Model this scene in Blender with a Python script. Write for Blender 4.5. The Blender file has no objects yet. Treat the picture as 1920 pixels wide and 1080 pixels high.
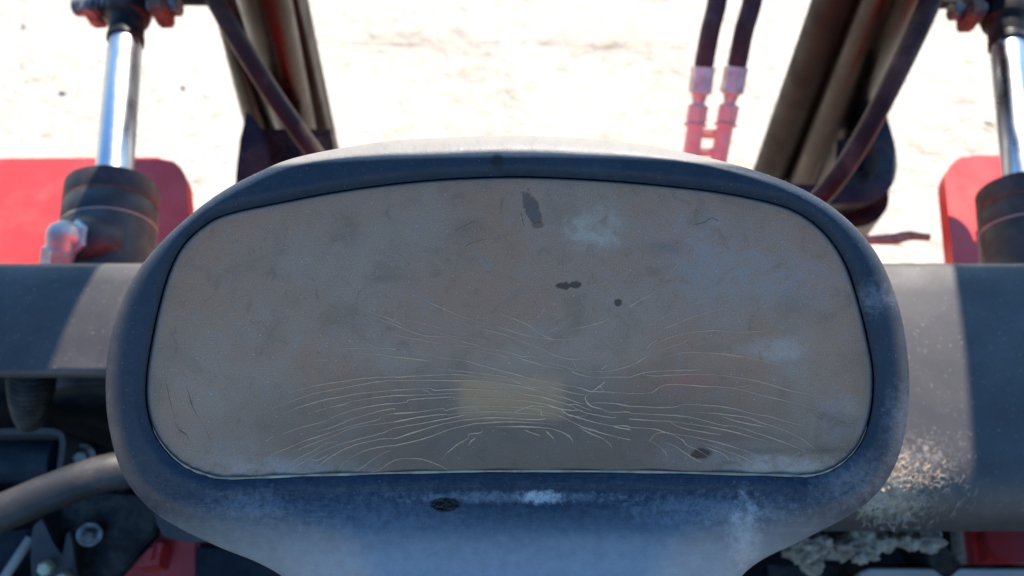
import bpy, bmesh, math, random
import numpy as np
from mathutils import Vector, Matrix
random.seed(7)
S = bpy.context.scene
C = S.collection

# ------------------------------------------------------------------ camera
CAM = Vector((0, 0, 1.6)); PITCH = math.radians(57)
FW = Vector((0, math.cos(PITCH), -math.sin(PITCH)))
UP = Vector((0, math.sin(PITCH), math.cos(PITCH)))
RT = Vector((1, 0, 0))
cd = bpy.data.cameras.new('camera'); cam = bpy.data.objects.new('camera', cd); C.objects.link(cam)
cam.location = CAM; cam.rotation_euler = (math.radians(90) - PITCH, 0, 0)
cd.lens = 26; cd.sensor_width = 36; cd.clip_start = 0.01; cd.clip_end = 500
cd.dof.use_dof = True; cd.dof.focus_distance = 0.285; cd.dof.aperture_fstop = 11
S.camera = cam
FPX = 26 / 36 * 1920

# ------------------------------------------------------------------ light
SUN_EL, SUN_AZ = math.radians(37), math.radians(11.5)       # the sun stands in front of the truck
w = bpy.data.worlds.new('World'); S.world = w; w.use_nodes = True
nt = w.node_tree; bg = nt.nodes['Background']
sky = nt.nodes.new('ShaderNodeTexSky'); sky.sky_type = 'NISHITA'; sky.sun_disc = False
sky.sun_elevation = SUN_EL; sky.sun_rotation = SUN_AZ
sky.dust_density = 0.4; sky.air_density = 1.6; sky.ozone_density = 7.0
wb = nt.nodes.new('ShaderNodeMix'); wb.data_type = 'RGBA'; wb.blend_type = 'MULTIPLY'; wb.inputs[0].default_value = 1
nt.links.new(sky.outputs[0], wb.inputs[6]); wb.inputs[7].default_value = (.74, .97, 1.14, 1)       # white balance of the whole sky
nt.links.new(wb.outputs[2], bg.inputs[0]); bg.inputs[1].default_value = 0.095
sd = bpy.data.lights.new('sun', 'SUN'); sd.energy = 4.6; sd.angle = math.radians(0.5); sd.color = (1, 0.91, 0.79)
so = bpy.data.objects.new('sun', sd); C.objects.link(so)
sdir = Vector((math.sin(SUN_AZ) * math.cos(SUN_EL), math.cos(SUN_AZ) * math.cos(SUN_EL), math.sin(SUN_EL)))
so.rotation_euler = sdir.to_track_quat('Z', 'Y').to_euler(); so.location = (0, 3, 5)
S.view_settings.view_transform = 'Standard'; S.view_settings.look = 'None'
S.view_settings.exposure = 1.2; S.view_settings.gamma = 1
S.render.resolution_x = 1024; S.render.resolution_y = 576

# ------------------------------------------------------------------ helpers
def ray(px, py): return FW + RT * ((px - 960) / FPX) + UP * ((540 - py) / FPX)
def at(px, py, d): return CAM + ray(px, py) * d
def onplane(px, py, p0, n):
    r = ray(px, py); return CAM + r * ((p0 - CAM).dot(n) / r.dot(n))
def onz(px, py, z): return onplane(px, py, Vector((0, 0, z)), Vector((0, 0, 1)))

def link(o, parent=None):
    C.objects.link(o)
    if parent:
        o.parent = parent
        o.matrix_parent_inverse = Matrix.Translation(parent.location).inverted()
    return o
def obj(name, bm, m, parent=None, smooth=True, ang=40):
    me = bpy.data.meshes.new(name)
    bmesh.ops.recalc_face_normals(bm, faces=bm.faces)
    bm.to_mesh(me); bm.free()
    if smooth:
        me.shade_smooth(); me.set_sharp_from_angle(angle=math.radians(ang))
    me.materials.append(m)
    return link(bpy.data.objects.new(name, me), parent)
def tag(o, label=None, cat=None, group=None, kind=None):
    if label: o['label'] = label
    if cat: o['category'] = cat
    if group: o['group'] = group
    if kind: o['kind'] = kind
    return o
def thing(name, loc, label, cat, group=None):
    o = bpy.data.objects.new(name, None); o.location = loc; o.empty_display_size = .02
    C.objects.link(o); return tag(o, label, cat, group)

def spline(pts, closed=False, n=8):
    """Catmull-Rom through pts (tuples of any length)"""
    P = [np.array(p, float) for p in pts]; L = len(P); out = []
    rng = range(L if closed else L - 1)
    for i in rng:
        if closed: a, b, c, d = P[(i - 1) % L], P[i], P[(i + 1) % L], P[(i + 2) % L]
        else: a, b, c, d = P[max(i - 1, 0)], P[i], P[i + 1], P[min(i + 2, L - 1)]
        for k in range(n):
            t = k / n
            out.append(.5 * ((2 * b) + (-a + c) * t + (2 * a - 5 * b + 4 * c - d) * t * t + (-a + 3 * b - 3 * c + d) * t ** 3))
    if not closed: out.append(P[-1])
    return out

def add_tube(bm, pts, r, seg=20, caps=True):
    pts = [Vector(p) for p in pts]; n = len(pts)
    rr = r if isinstance(r, (list, tuple)) else [r] * n
    t0 = (pts[1] - pts[0]).normalized()
    ref = Vector((0, 0, 1)) if abs(t0.z) < .9 else Vector((1, 0, 0))
    u = t0.cross(ref).normalized(); rings = []
    for i, p in enumerate(pts):
        t = (pts[min(i + 1, n - 1)] - pts[max(i - 1, 0)]).normalized()
        u = (u - t * u.dot(t)).normalized(); v = t.cross(u)
        rings.append([bm.verts.new(p + (u * math.cos(2 * math.pi * k / seg) + v * math.sin(2 * math.pi * k / seg)) * rr[i]) for k in range(seg)])
    for a, b in zip(rings, rings[1:]):
        for k in range(seg): bm.faces.new((a[k], a[(k + 1) % seg], b[(k + 1) % seg], b[k]))
    if caps: bm.faces.new(rings[0][::-1]); bm.faces.new(rings[-1])
    return rings
def lathe(bm, p0, p1, prof, seg=40, phase=0):
    """prof: list of (distance along the axis, radius)"""
    p0, p1 = Vector(p0), Vector(p1); t = (p1 - p0).normalized()
    ref = Vector((0, 0, 1)) if abs(t.z) < .9 else Vector((1, 0, 0))
    u = t.cross(ref).normalized(); v = t.cross(u); rings = []
    for d, r in prof:
        c = p0 + t * d
        rings.append([bm.verts.new(c + (u * math.cos(2 * math.pi * k / seg + phase) + v * math.sin(2 * math.pi * k / seg + phase)) * max(r, 1e-5)) for k in range(seg)])
    for a, b in zip(rings, rings[1:]):
        for k in range(seg): bm.faces.new((a[k], a[(k + 1) % seg], b[(k + 1) % seg], b[k]))
    bm.faces.new(rings[0][::-1]); bm.faces.new(rings[-1])
def add_prism(bm, poly, ext, bevel=0.0):
    """closed polygon of 3-D points, extruded by the vector ext"""
    a = [bm.verts.new(p) for p in poly]; b = [bm.verts.new(Vector(p) + ext) for p in poly]; n = len(a)
    fs = [bm.faces.new(a), bm.faces.new(b[::-1])]
    for k in range(n): fs.append(bm.faces.new((a[k], b[k], b[(k + 1) % n], a[(k + 1) % n])))
    if bevel:
        es = list({e for f in fs[:2] for e in f.edges})
        bmesh.ops.bevel(bm, geom=es, offset=bevel, segments=2, affect='EDGES', clamp_overlap=True)
def add_box(bm, c, x, y, z, bevel=0.0):
    """centre and three half-axis vectors"""
    c, x, y, z = map(Vector, (c, x, y, z)); vs = []
    for s in ((-1, -1, -1), (1, -1, -1), (1, 1, -1), (-1, 1, -1), (-1, -1, 1), (1, -1, 1), (1, 1, 1), (-1, 1, 1)):
        vs.append(bm.verts.new(c + x * s[0] + y * s[1] + z * s[2]))
    fs = [bm.faces.new([vs[i] for i in f]) for f in ((0, 3, 2, 1), (4, 5, 6, 7), (0, 1, 5, 4), (1, 2, 6, 5), (2, 3, 7, 6), (3, 0, 4, 7))]
    if bevel: bmesh.ops.bevel(bm, geom=list({e for f in fs for e in f.edges}), offset=bevel, segments=3, affect='EDGES', clamp_overlap=True)
def NB(): return bmesh.new()

# ------------------------------------------------------------------ materials
class MT:
    def __init__(s, name):
        s.m = bpy.data.materials.new(name); s.m.use_nodes = True; s.nt = s.m.node_tree
        s.b = s.nt.nodes['Principled BSDF']; s.out = s.nt.nodes['Material Output']
    def n(s, t, **k):
        x = s.nt.nodes.new(t)
        for a, v in k.items(): setattr(x, a, v)
        return x
    def l(s, a, b): s.nt.links.new(a, b)
    def val(s, x, sock):
        if hasattr(x, 'is_output'): s.l(x, sock)
        else: sock.default_value = x
    def math(s, op, a, b=0.0, c=None):
        x = s.n('ShaderNodeMath', operation=op); s.val(a, x.inputs[0]); s.val(b, x.inputs[1])
        if c is not None: s.val(c, x.inputs[2])
        return x.outputs[0]
    def coord(s, kind='Object', scale=(1, 1, 1)):
        tc = s.n('ShaderNodeTexCoord'); mp = s.n('ShaderNodeMapping'); mp.inputs['Scale'].default_value = scale
        s.l(tc.outputs[kind], mp.inputs[0]); return mp.outputs[0]
    def noise(s, vec, scale, detail=4, rough=.55, dist=0, out=0):
        x = s.n('ShaderNodeTexNoise'); s.l(vec, x.inputs['Vector'])
        x.inputs['Scale'].default_value = scale; x.inputs['Detail'].default_value = detail
        x.inputs['Roughness'].default_value = rough; x.inputs['Distortion'].default_value = dist
        return x.outputs[out]
    def ramp(s, f, lo, hi, a=0.0, b=1.0):
        x = s.n('ShaderNodeMapRange', interpolation_type='SMOOTHSTEP'); s.val(f, x.inputs[0])
        for i, v in zip((1, 2, 3, 4), (lo, hi, a, b)): x.inputs[i].default_value = v
        return x.outputs[0]
    def mix(s, f, a, b, blend='MIX'):
        x = s.n('ShaderNodeMix', data_type='RGBA', blend_type=blend)
        s.val(f, x.inputs[0])
        for v, k in ((a, 6), (b, 7)):
            if hasattr(v, 'is_output'): s.l(v, x.inputs[k])
            else: x.inputs[k].default_value = (*v, 1)
        return x.outputs[2]
    def bump(s, h, strength, dist, prev=None):
        x = s.n('ShaderNodeBump'); s.l(h, x.inputs['Height'])
        x.inputs['Strength'].default_value = strength; x.inputs['Distance'].default_value = dist
        if prev: s.l(prev, x.inputs['Normal'])
        return x.outputs[0]
    def col(s, c): s.val(c if hasattr(c, 'is_output') else (*c, 1), s.b.inputs['Base Color'])
    def rough(s, r): s.val(r, s.b.inputs['Roughness'])
    def normal(s, x): s.l(x, s.b.inputs['Normal'])

def basic(name, c1, c2=None, rough=.5, metal=0.0, scale=30, bump=.15, bd=.0006, dust=0.0, dustc=(.42, .34, .26), speck=0.0, fine=600, spot=None):
    m = MT(name); v = m.coord()
    nz = m.noise(v, scale, 6, .6)
    c = m.mix(m.ramp(nz, .35, .65), c1, c2 or tuple(x * .75 for x in c1))
    fn = m.noise(v, fine, 3, .6)
    if dust:
        d = m.noise(v, scale * .7, 8, .68, .4)
        f = m.math('MULTIPLY', m.ramp(d, .42, .72), dust)
        f = m.math('MULTIPLY', f, m.ramp(fn, .3, .7, .5, 1.2))
        c = m.mix(f, c, dustc)
    if speck:
        s2 = m.noise(v, fine * .55, 2, .5)
        c = m.mix(m.math('MULTIPLY', m.ramp(s2, .66, .74), speck), c, dustc)
    if spot:
        mp = m.n('ShaderNodeMapping', vector_type='TEXTURE'); mp.inputs['Location'].default_value = (spot[0], spot[1], 1.06); mp.inputs['Scale'].default_value = (spot[2], spot[3], .2)
        m.l(v, mp.inputs[0]); ln_ = m.n('ShaderNodeVectorMath', operation='LENGTH'); m.l(mp.outputs[0], ln_.inputs[0])
        q = m.math('ADD', m.ramp(ln_.outputs['Value'], 0, 1.3, .42, 0), m.math('MULTIPLY', m.math('SUBTRACT', m.noise(v, 260, 6, .75, 1.2), .5), 1.5))
        c = m.mix(m.math('MULTIPLY', m.math('MULTIPLY', m.ramp(q, .25, .6), m.ramp(ln_.outputs['Value'], .4, 1.3, 1, 0)), .6), c, (.45, .38, .30))
    m.col(c); m.b.inputs['Metallic'].default_value = metal
    m.rough(m.ramp(nz, .3, .7, rough - .08, rough + .1))
    h = m.math('ADD', m.math('MULTIPLY', fn, .5), nz)
    m.normal(m.bump(h, bump, bd)); return m.m

M = {}
M['bar'] = basic('dusty_dark_paint', (.062, .054, .051), (.046, .041, .041), .5, 0, 22, .25, .0008, .14, (.26, .22, .18), .6, 700, spot=(.285, .185, .085, .045))
M['black'] = basic('black_paint', (.009, .009, .009), (.006, .006, .006), .42, 0, 40, .2, .0006, .16)
M['blackdust'] = basic('dusty_black_rubber', (.024, .023, .024), (.016, .016, .017), .5, 0, 30, .2, .0006, .14)
M['tube'] = basic('satin_black_steel', (.022, .019, .017), (.016, .014, .012), .28, 1.0, 12, .05, .0005)
M['olive'] = basic('dusty_olive_steel', (.005, .005, .003), (.004, .004, .003), .5, .0, 18, .15, .0006, .02, (.25, .21, .14))
M['olive'].node_tree.nodes['Principled BSDF'].inputs['Specular IOR Level'].default_value = .15
M['steel'] = basic('zinc_fitting', (.68, .65, .58), (.5, .47, .42), .35, .35, 60, .15, .0005, .3)
M['chrome'] = basic('chrome_rod', (.52, .56, .62), (.45, .49, .56), .32, 1.0, 15, .03, .0004)
M['bolt'] = basic('worn_bolt', (.3, .28, .25), (.1, .08, .06), .4, .7, 90, .3, .0006, .25)
M['boltyel'] = basic('yellow_zinc_bolt', (.62, .58, .38), (.5, .46, .3), .4, .4, 60, .1, .0005, .2)
M['red'] = basic('red_paint', (.72, .045, .04), (.64, .035, .03), .38, 0, 14, .08, .0006, .2, (.5, .3, .25))
M['redfit'] = basic('red_painted_fitting', (.82, .60, .50), (.75, .5, .4), .4, 0, 50, .1, .0005, .5, (.6, .45, .38))
M['hose'] = basic('rubber_hose', (.035, .018, .018), (.022, .012, .012), .55, 0, 60, .2, .0006, .2, (.25, .16, .14), .5)
M['hosegrey'] = basic('smooth_hose', (.026, .014, .012), (.02, .012, .011), .4, 0, 20, .1, .0006, .2)
M['mud'] = basic('dry_mud', (.68, .50, .34), (.36, .25, .16), .95, 0, 90, 1, .004, .4, (.75, .64, .5))
M['rust'] = basic('rusty_edge', (.28, .12, .06), (.12, .06, .04), .7, .2, 80, .3, .0006)
M['floor'] = basic('rubber_floor_mat', (.010, .009, .010), (.006, .006, .007), .7, 0, 30, .3, .002, .08)
M['gasket'] = basic('sand_packed_edge', (.5, .4, .28), (.3, .24, .17), .9, 0, 120, .5, .0004)
M['crack'] = basic('dust_filled_crack', (.74, .45, .27), (.56, .34, .20), .8, 0, 60, 0, .0001)
M['stain'] = basic('brown_hairline', (.13, .09, .05), (.1, .07, .04), .7, 0, 60, 0, .0001)
M['greypaint'] = basic('pale_grey_paint', (.55, .49, .41), (.46, .40, .33), .6, 0, 25, .15, .0006, .4)
M['blue'] = basic('blue_grey_plastic', (.014, .026, .040), (.010, .019, .030), .45, 0, 30, .2, .0006, .12)

for k_ in ('black', 'hosegrey', 'blue'): M[k_].node_tree.nodes['Principled BSDF'].inputs['Specular IOR Level'].default_value = .22

# sand
m = MT('sand'); v = m.coord()
a = m.noise(v, 1.6, 6, .6); b_ = m.noise(v, 14, 8, .65, .3); c_ = m.noise(v, 90, 4, .6)
c = m.mix(m.ramp(a, .35, .65), (.58, .505, .40), (.65, .575, .47))
c = m.mix(m.math('MULTIPLY', m.ramp(b_, .52, .68), .5), c, (.38, .29, .19))
c = m.mix(m.math('MULTIPLY', m.ramp(c_, .56, .68), .15), c, (.40, .32, .22))
m.col(c); m.rough(.95)
h = m.math('ADD', m.math('MULTIPLY', b_, 1.0), m.math('MULTIPLY', c_, .25))
m.normal(m.bump(h, .7, .03)); M['sand'] = m.m

# --- pod plastic and lens: the UV map of the pod is laid flat over its face (1 unit = 1000)
def uvtools(m):
    tc = m.n('ShaderNodeUVMap'); tc.uv_map = 'face'
    sp = m.n('ShaderNodeSeparateXYZ'); m.l(tc.outputs[0], sp.inputs[0])
    return tc.outputs[0], sp.outputs[0], sp.outputs[1]
def blob(m, uv, cx, cy, rx, ry, soft=.35, wob=.25, wscale=18, rot=0.0):
    """irregular stain: 1 inside, 0 outside; centre and radii in face units*1000"""
    mp = m.n('ShaderNodeMapping', vector_type='TEXTURE')
    mp.inputs['Location'].default_value = (cx / 1000, cy / 1000, 0)
    mp.inputs['Rotation'].default_value = (0, 0, rot)
    mp.inputs['Scale'].default_value = (rx / 1000, ry / 1000, 1)
    m.l(uv, mp.inputs[0])
    ln = m.n('ShaderNodeVectorMath', operation='LENGTH'); m.l(mp.outputs[0], ln.inputs[0])
    nz = m.noise(uv, wscale, 5, .65)
    d = m.math('ADD', ln.outputs['Value'], m.math('MULTIPLY', m.math('SUBTRACT', nz, .5), wob * 4.5))
    return m.ramp(d, 1 - soft, 1 + soft, 1.0, 0.0)

m = MT('pod_plastic'); uv, ux, uy = uvtools(m)
fine = m.noise(uv, 420, 3, .6); med = m.noise(uv, 30, 7, .62); big = m.noise(uv, 5, 6, .6, .5)
c = m.mix(m.ramp(big, .35, .7), (.008, .021, .040), (.013, .029, .050))
dn = m.noise(uv, 60, 8, .75, .6)
low = m.ramp(uy, .8, 1.0)                                   # paler low down: dust plus painted sky light on the flatter part
dust_skylight = m.math('MULTIPLY', m.ramp(dn, .36, .8), m.math('ADD', m.math('MULTIPLY', low, .14), .03))
c = m.mix(dust_skylight, c, (.36, .36, .37))
c = m.mix(m.math('MULTIPLY', m.ramp(uy, .93, 1.07), m.ramp(med, .2, .8, .5, .66)), c, (.42, .45, .48))  # pale wash painted in for sky light on the neck
st = m.coord('UV', (3, 40, 1))
strk = m.noise(st, 6, 6, .7, 1.0)
c = m.mix(m.math('MULTIPLY', m.math('MULTIPLY', m.ramp(strk, .5, .75), low), .16), c, (.4, .4, .42))
sunlit_lip = m.ramp(m.math('ADD', uy, m.math('MULTIPLY', m.math('POWER', m.math('ABSOLUTE', m.math('SUBTRACT', ux, .955)), 2.3), -.12)), .298, .287)
c = m.mix(m.math('MULTIPLY', sunlit_lip, m.ramp(dn, .2, .6, .7, .9)), c, (.27, .25, .225))  # pale tone paints sunlight onto the dusty top lip
spk = m.noise(uv, 230, 2, .5)
c = m.mix(m.math('MULTIPLY', m.ramp(spk, .69, .75), .35), c, (.5, .48, .46))
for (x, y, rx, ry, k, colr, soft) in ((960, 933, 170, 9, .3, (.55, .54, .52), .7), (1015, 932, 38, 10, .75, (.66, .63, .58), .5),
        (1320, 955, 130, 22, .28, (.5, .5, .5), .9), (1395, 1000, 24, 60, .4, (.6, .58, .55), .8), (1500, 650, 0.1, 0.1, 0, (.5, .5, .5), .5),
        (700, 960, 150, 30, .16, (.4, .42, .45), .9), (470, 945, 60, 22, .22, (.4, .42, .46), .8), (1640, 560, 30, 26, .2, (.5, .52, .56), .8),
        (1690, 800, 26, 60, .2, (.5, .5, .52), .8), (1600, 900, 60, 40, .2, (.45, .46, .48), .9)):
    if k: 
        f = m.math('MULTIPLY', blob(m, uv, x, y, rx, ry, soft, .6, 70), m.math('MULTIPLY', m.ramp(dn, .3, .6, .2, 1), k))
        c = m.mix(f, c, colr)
pit = blob(m, uv, 835, 947, 28, 13, .15, .15, 50); dent = blob(m, uv, 933, 303, 13, 13, .4, .15, 30)
c = m.mix(pit, c, (.008, .008, .009)); c = m.mix(m.math('MULTIPLY', dent, .8), c, (.01, .01, .012))
m.col(c)
r = m.ramp(med, .3, .7, .44, .56); pr = m.mix(pit, (.5, .5, .5), (.16, .16, .16))
rm = m.n('ShaderNodeMix', data_type='FLOAT'); m.l(pit, rm.inputs[0]); m.l(r, rm.inputs[2]); rm.inputs[3].default_value = .15
m.rough(rm.outputs[0]); m.b.inputs['Specular IOR Level'].default_value = .28
lines = m.n('ShaderNodeTexWave', wave_type='RINGS', rings_direction='SPHERICAL')
mpw = m.n('ShaderNodeMapping'); mpw.inputs['Location'].default_value = (-.955, -.62, 0); m.l(uv, mpw.inputs[0]); m.l(mpw.outputs[0], lines.inputs[0])
lines.inputs['Scale'].default_value = 9; lines.inputs['Distortion'].default_value = 6; lines.inputs['Detail'].default_value = 3; lines.inputs['Detail Scale'].default_value = 1.6
wr = m.math('MULTIPLY', m.ramp(lines.outputs[1], .0, .14, 1, 0), m.ramp(big, .45, .6))
n1 = m.bump(fine, .35, .00035)
n2 = m.bump(m.math('SUBTRACT', m.math('MULTIPLY', med, .6), m.math('MULTIPLY', pit, 1.5)), .5, .0012, n1)
pn = m.noise(uv, 110, 2, .5)
n3 = m.bump(m.math('MULTIPLY', pn, pit), .9, .004, n2)
m.normal(n3); M['pod'] = m.m

m = MT('clouded_lens'); uv, ux, uy = uvtools(m)
fine = m.noise(uv, 380, 3, .65); med = m.noise(uv, 11, 8, .62, .6); big = m.noise(uv, 3.2, 6, .6, .4); m2 = m.noise(uv, 26, 8, .7, .8)
BR = (.36, .196, .118); GY = (.345, .225, .152)
c = m.mix(m.ramp(big, .38, .62), BR, GY)
c = m.mix(m.math('MULTIPLY', m.ramp(med, .45, .72), .8), c, (.25, .155, .10))
c = m.mix(m.math('MULTIPLY', m.ramp(m2, .52, .75), .45), c, (.27, .25, .235))
c = m.mix(m.math('MULTIPLY', m.ramp(m2, .46, .28), .55), c, (.15, .10, .065))
# clear, cooler area low in the middle, bluish reflection painted in at the right
tealm = blob(m, uv, 1010, 840, 480, 110, .7, .2, 5)
c = m.mix(m.math('MULTIPLY', tealm, .5), c, (.165, .135, .108))
for (x, y, rx, ry, k, colr, soft, wob, ws) in (
        (1370, 500, 130, 75, .45, (.29, .26, .24), .8, .35, 8), (1480, 530, 60, 40, .3, (.26, .28, .32), .8, .3, 10),
        (1540, 640, 20, 20, 0, BR, .5, .1, 10),
        (1115, 432, 46, 36, .6, (.46, .40, .31), .6, .45, 40), (1460, 655, 50, 22, .5, (.44, .37, .31), .5, .35, 30),
        (1400, 655, 40, 10, .25, (.4, .34, .29), .6, .35, 30), (1330, 855, 100, 26, .35, (.36, .34, .32), .8, .5, 30),
        (1470, 872, 95, 17, .6, (.5, .44, .38), .4, .35, 26), (520, 880, 130, 20, .38, (.42, .42, .42), .8, .4, 16),
        (1565, 800, 34, 46, .22, (.5, .5, .5), .8, .4, 30),
        (440, 855, 70, 30, .22, (.4, .36, .32), .9, .4, 18), (1290, 440, 80, 36, .25, (.33, .3, .3), .9, .3, 14),
        (1240, 465, 40, 12, .4, (.14, .11, .08), .8, .4, 40), (1228, 512, 12, 8, .5, (.22, .12, .06), .6, .3, 40),
        (650, 430, 24, 26, .4, (.15, .1, .05), .9, .4, 30), (745, 520, 45, 12, .3, (.15, .1, .06), .9, .4, 30),
        (470, 665, 50, 18, .35, (.4, .17, .11), .8, .3, 12), (1290, 715, 55, 16, .45, (.42, .13, .1), .7, .3, 14),
        (890, 425, 30, 14, .35, (.12, .09, .06), .7, .5, 40), (820, 470, 18, 8, .3, (.14, .1, .06), .8, .4, 40),
        (1480, 845, 130, 6, .45, (.13, .1, .07), .8, .6, 14), (1430, 820, 70, 7, .3, (.14, .1, .07), .9, .6, 14)):
    if k: c = m.mix(m.math('MULTIPLY', blob(m, uv, x, y, rx, ry, soft, wob, ws), m.math('MULTIPLY', m.ramp(m2, .35, .62, .25, 1.1), k)), c, colr)
# warm rectangle painted into the lens colour for the display showing through
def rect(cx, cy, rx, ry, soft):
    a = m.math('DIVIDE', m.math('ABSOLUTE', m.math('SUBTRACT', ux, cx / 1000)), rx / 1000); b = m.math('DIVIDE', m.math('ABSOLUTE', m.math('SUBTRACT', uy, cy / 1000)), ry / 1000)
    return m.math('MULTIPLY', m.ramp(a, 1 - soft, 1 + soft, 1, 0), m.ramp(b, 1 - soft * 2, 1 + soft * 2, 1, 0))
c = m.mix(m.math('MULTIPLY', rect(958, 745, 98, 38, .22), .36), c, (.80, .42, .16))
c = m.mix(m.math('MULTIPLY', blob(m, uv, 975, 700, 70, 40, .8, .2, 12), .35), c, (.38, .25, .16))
# chips
chip = blob(m, uv, 997, 388, 34, 13, .16, .34, 45, math.radians(66))
sp1 = blob(m, uv, 1057, 536, 13, 7, .2, .34, 85); sp2 = blob(m, uv, 1079, 534, 11, 7, .2, .34, 85)
sp3 = blob(m, uv, 1159, 568, 8, 7, .2, .34, 85); sp4 = blob(m, uv, 1315, 850, 19, 11, .2, .34, 60)
c = m.mix(m.math('MULTIPLY', chip, .85), c, (.115, .085, .066))
c = m.mix(m.math('MULTIPLY', blob(m, uv, 1008, 421, 11, 7, .3, .1, 30), .8), c, (.17, .09, .045))
for q in (sp1, sp2, sp3, sp4): c = m.mix(m.math('MULTIPLY', q, .85), c, (.055, .03, .013))
at_ = m.n('ShaderNodeAttribute', attribute_name='rim'); c = m.mix(m.math('MULTIPLY', at_.outputs['Fac'], m.ramp(m2, .25, .5, .35, .8)), c, (.36, .33, .32))  # lighter rim: sky reflected off the bevel, put into the colour
grain = m.ramp(fine, .3, .7, .84, 1.16)
gx = m.n('ShaderNodeVectorMath', operation='SCALE'); m.l(c, gx.inputs[0]); m.l(grain, gx.inputs['Scale']); c = gx.outputs[0]
spk = m.noise(uv, 190, 2, .5)
c = m.mix(m.math('MULTIPLY', m.ramp(spk, .70, .755), .55), c, (.62, .6, .56))
m.col(c)
m.rough(m.ramp(med, .3, .7, .36, .56)); m.b.inputs['Specular IOR Level'].default_value = .34
crz = m.noise(uv, 60, 8, .7, 2.5)
cz = m.math('MULTIPLY', crz, blob(m, uv, 1560, 815, 36, 50, .6, .3, 20))
cz2 = m.math('MULTIPLY', m.ramp(m2, .3, .7), blob(m, uv, 880, 440, 120, 50, .8, .3, 12))
hh = m.math('SUBTRACT', m.math('ADD', m.math('MULTIPLY', med, .5), m.math('MULTIPLY', cz, 2.2)), m.math('MULTIPLY', chip, .6))
hh = m.math('ADD', hh, m.math('MULTIPLY', cz2, .3))
n1 = m.bump(fine, .3, .0003); m.normal(m.bump(hh, .6, .0012, n1))
# part of the light passes: the display behind shows faintly
tr = m.n('ShaderNodeBsdfTransparent'); tr.inputs[0].default_value = (.9, .86, .78, 1)
ms = m.n('ShaderNodeMixShader')
tf = m.math('ADD', m.math('MULTIPLY', tealm, .28), m.math('MULTIPLY', m.ramp(med, .65, .35), .05))
m.l(tf, ms.inputs[0]); m.l(m.b.outputs[0], ms.inputs[1]); m.l(tr.outputs[0], ms.inputs[2]); m.l(ms.outputs[0], m.out.inputs[0])
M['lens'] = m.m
M['dial'] = basic('dial_board', (.05, .055, .055), (.04, .04, .045), .6, 0, 30, .1)
M['lcd'] = basic('display_green', (.75, .72, .42), (.68, .66, .36), .4, 0, 40, 0)
M['telltale'] = basic('red_telltale', (.7, .08, .06), (.6, .06, .05), .4, 0, 40, 0)

# ------------------------------------------------------------------ the setting
bm = NB()
gs = 46
xs = [(-1 + 2 * i / gs) for i in range(gs + 1)]
G = [[bm.verts.new((math.copysign(abs(x) ** 3, x) * 150, math.copysign(abs(y) ** 3, y) * 150 + 2,
      0.012 * math.sin(x * 91 + y * 37) * math.cos(y * 57 - x * 23))) for x in xs] for y in xs]
for j in range(gs):
    for i in range(gs): bm.faces.new((G[j][i], G[j][i + 1], G[j + 1][i + 1], G[j + 1][i]))
tag(obj('sandy_ground', bm, M['sand']), kind='structure')
bm = NB()
for k in range(40):
    side = random.choice((-1, 1)); x = side * random.uniform(.55, 1.9)
    y = random.uniform(.7, 2.4); s = random.uniform(.003, .013) * (1 if random.random() < .85 else 1.6)
    mt = Matrix.Translation((x, y, s * .3)) @ Matrix.Rotation(random.uniform(0, 6), 4, 'Z') @ Matrix.Diagonal((s * random.uniform(.7, 1.6), s, s * .6, 1))
    r = bmesh.ops.create_icosphere(bm, subdivisions=1, radius=1, matrix=mt)
    for vv in r['verts']: vv.co += Vector([random.uniform(-.2, .2) * s for _ in range(3)])
tag(obj('pebbles', bm, M['sand']), 'small pebbles and crusts scattered over the pale sand', 'pebbles', kind='stuff')

# ------------------------------------------------------------------ instrument pod
FE = math.radians(44)                                         # elevation of the face normal
FN = Vector((0, -math.cos(FE), math.sin(FE)))
FP = at(960, 620, .285)
def face(px, py, h=0.0, back=0.0):
    r = ray(px, py); d = (FP - CAM).dot(FN) / r.dot(FN)
    p = CAM + r * (d - h)
    return p - FN * back
OUT = [(955, 254), (820, 258), (700, 268), (560, 294), (480, 325), (400, 370), (320, 436), (262, 502), (226, 570), (205, 645), (198, 725), (205, 805), (226, 880),
       (258, 930), (305, 972), (400, 1021), (490, 1058), (545, 1096), (575, 1160), (588, 1240), (592, 1330), (640, 1420), (955, 1450), (1290, 1420), (1330, 1330), (1336, 1240), (1350, 1160), (1380, 1094), (1425, 1052),
       (1510, 1010), (1610, 955), (1665, 898), (1694, 825), (1705, 735), (1700, 650), (1681, 560), (1640, 470), (1572, 397), (1480, 343), (1350, 301), (1200, 270), (1080, 258)]
INN = [(950, 332), (800, 339), (650, 357), (510, 383), (440, 398), (395, 415), (348, 455), (320, 505), (300, 570), (285, 640), (276, 700), (275, 752), (286, 802), (308, 840), (342, 872),
       (385, 891), (435, 898), (600, 892), (900, 885), (1200, 886), (1450, 892), (1525, 892), (1575, 872), (1612, 832), (1632, 775), (1637, 705), (1627, 640), (1610, 570), (1588, 502), (1560, 454), (1522, 416), (1465, 386), (1350, 361), (1200, 344), (1070, 335)]
CX, CY = 955, 640
def polar(outline):
    P = np.array(spline(outline, True, 14)); dx, dy = P[:, 0] - CX, P[:, 1] - CY
    th = np.arctan2(dy, dx); r = np.hypot(dx, dy); o = np.argsort(th)
    return th[o], r[o], P
tho, ro, PO = polar(OUT); thi, ri, PI_ = polar(INN)
NT = 420
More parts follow.
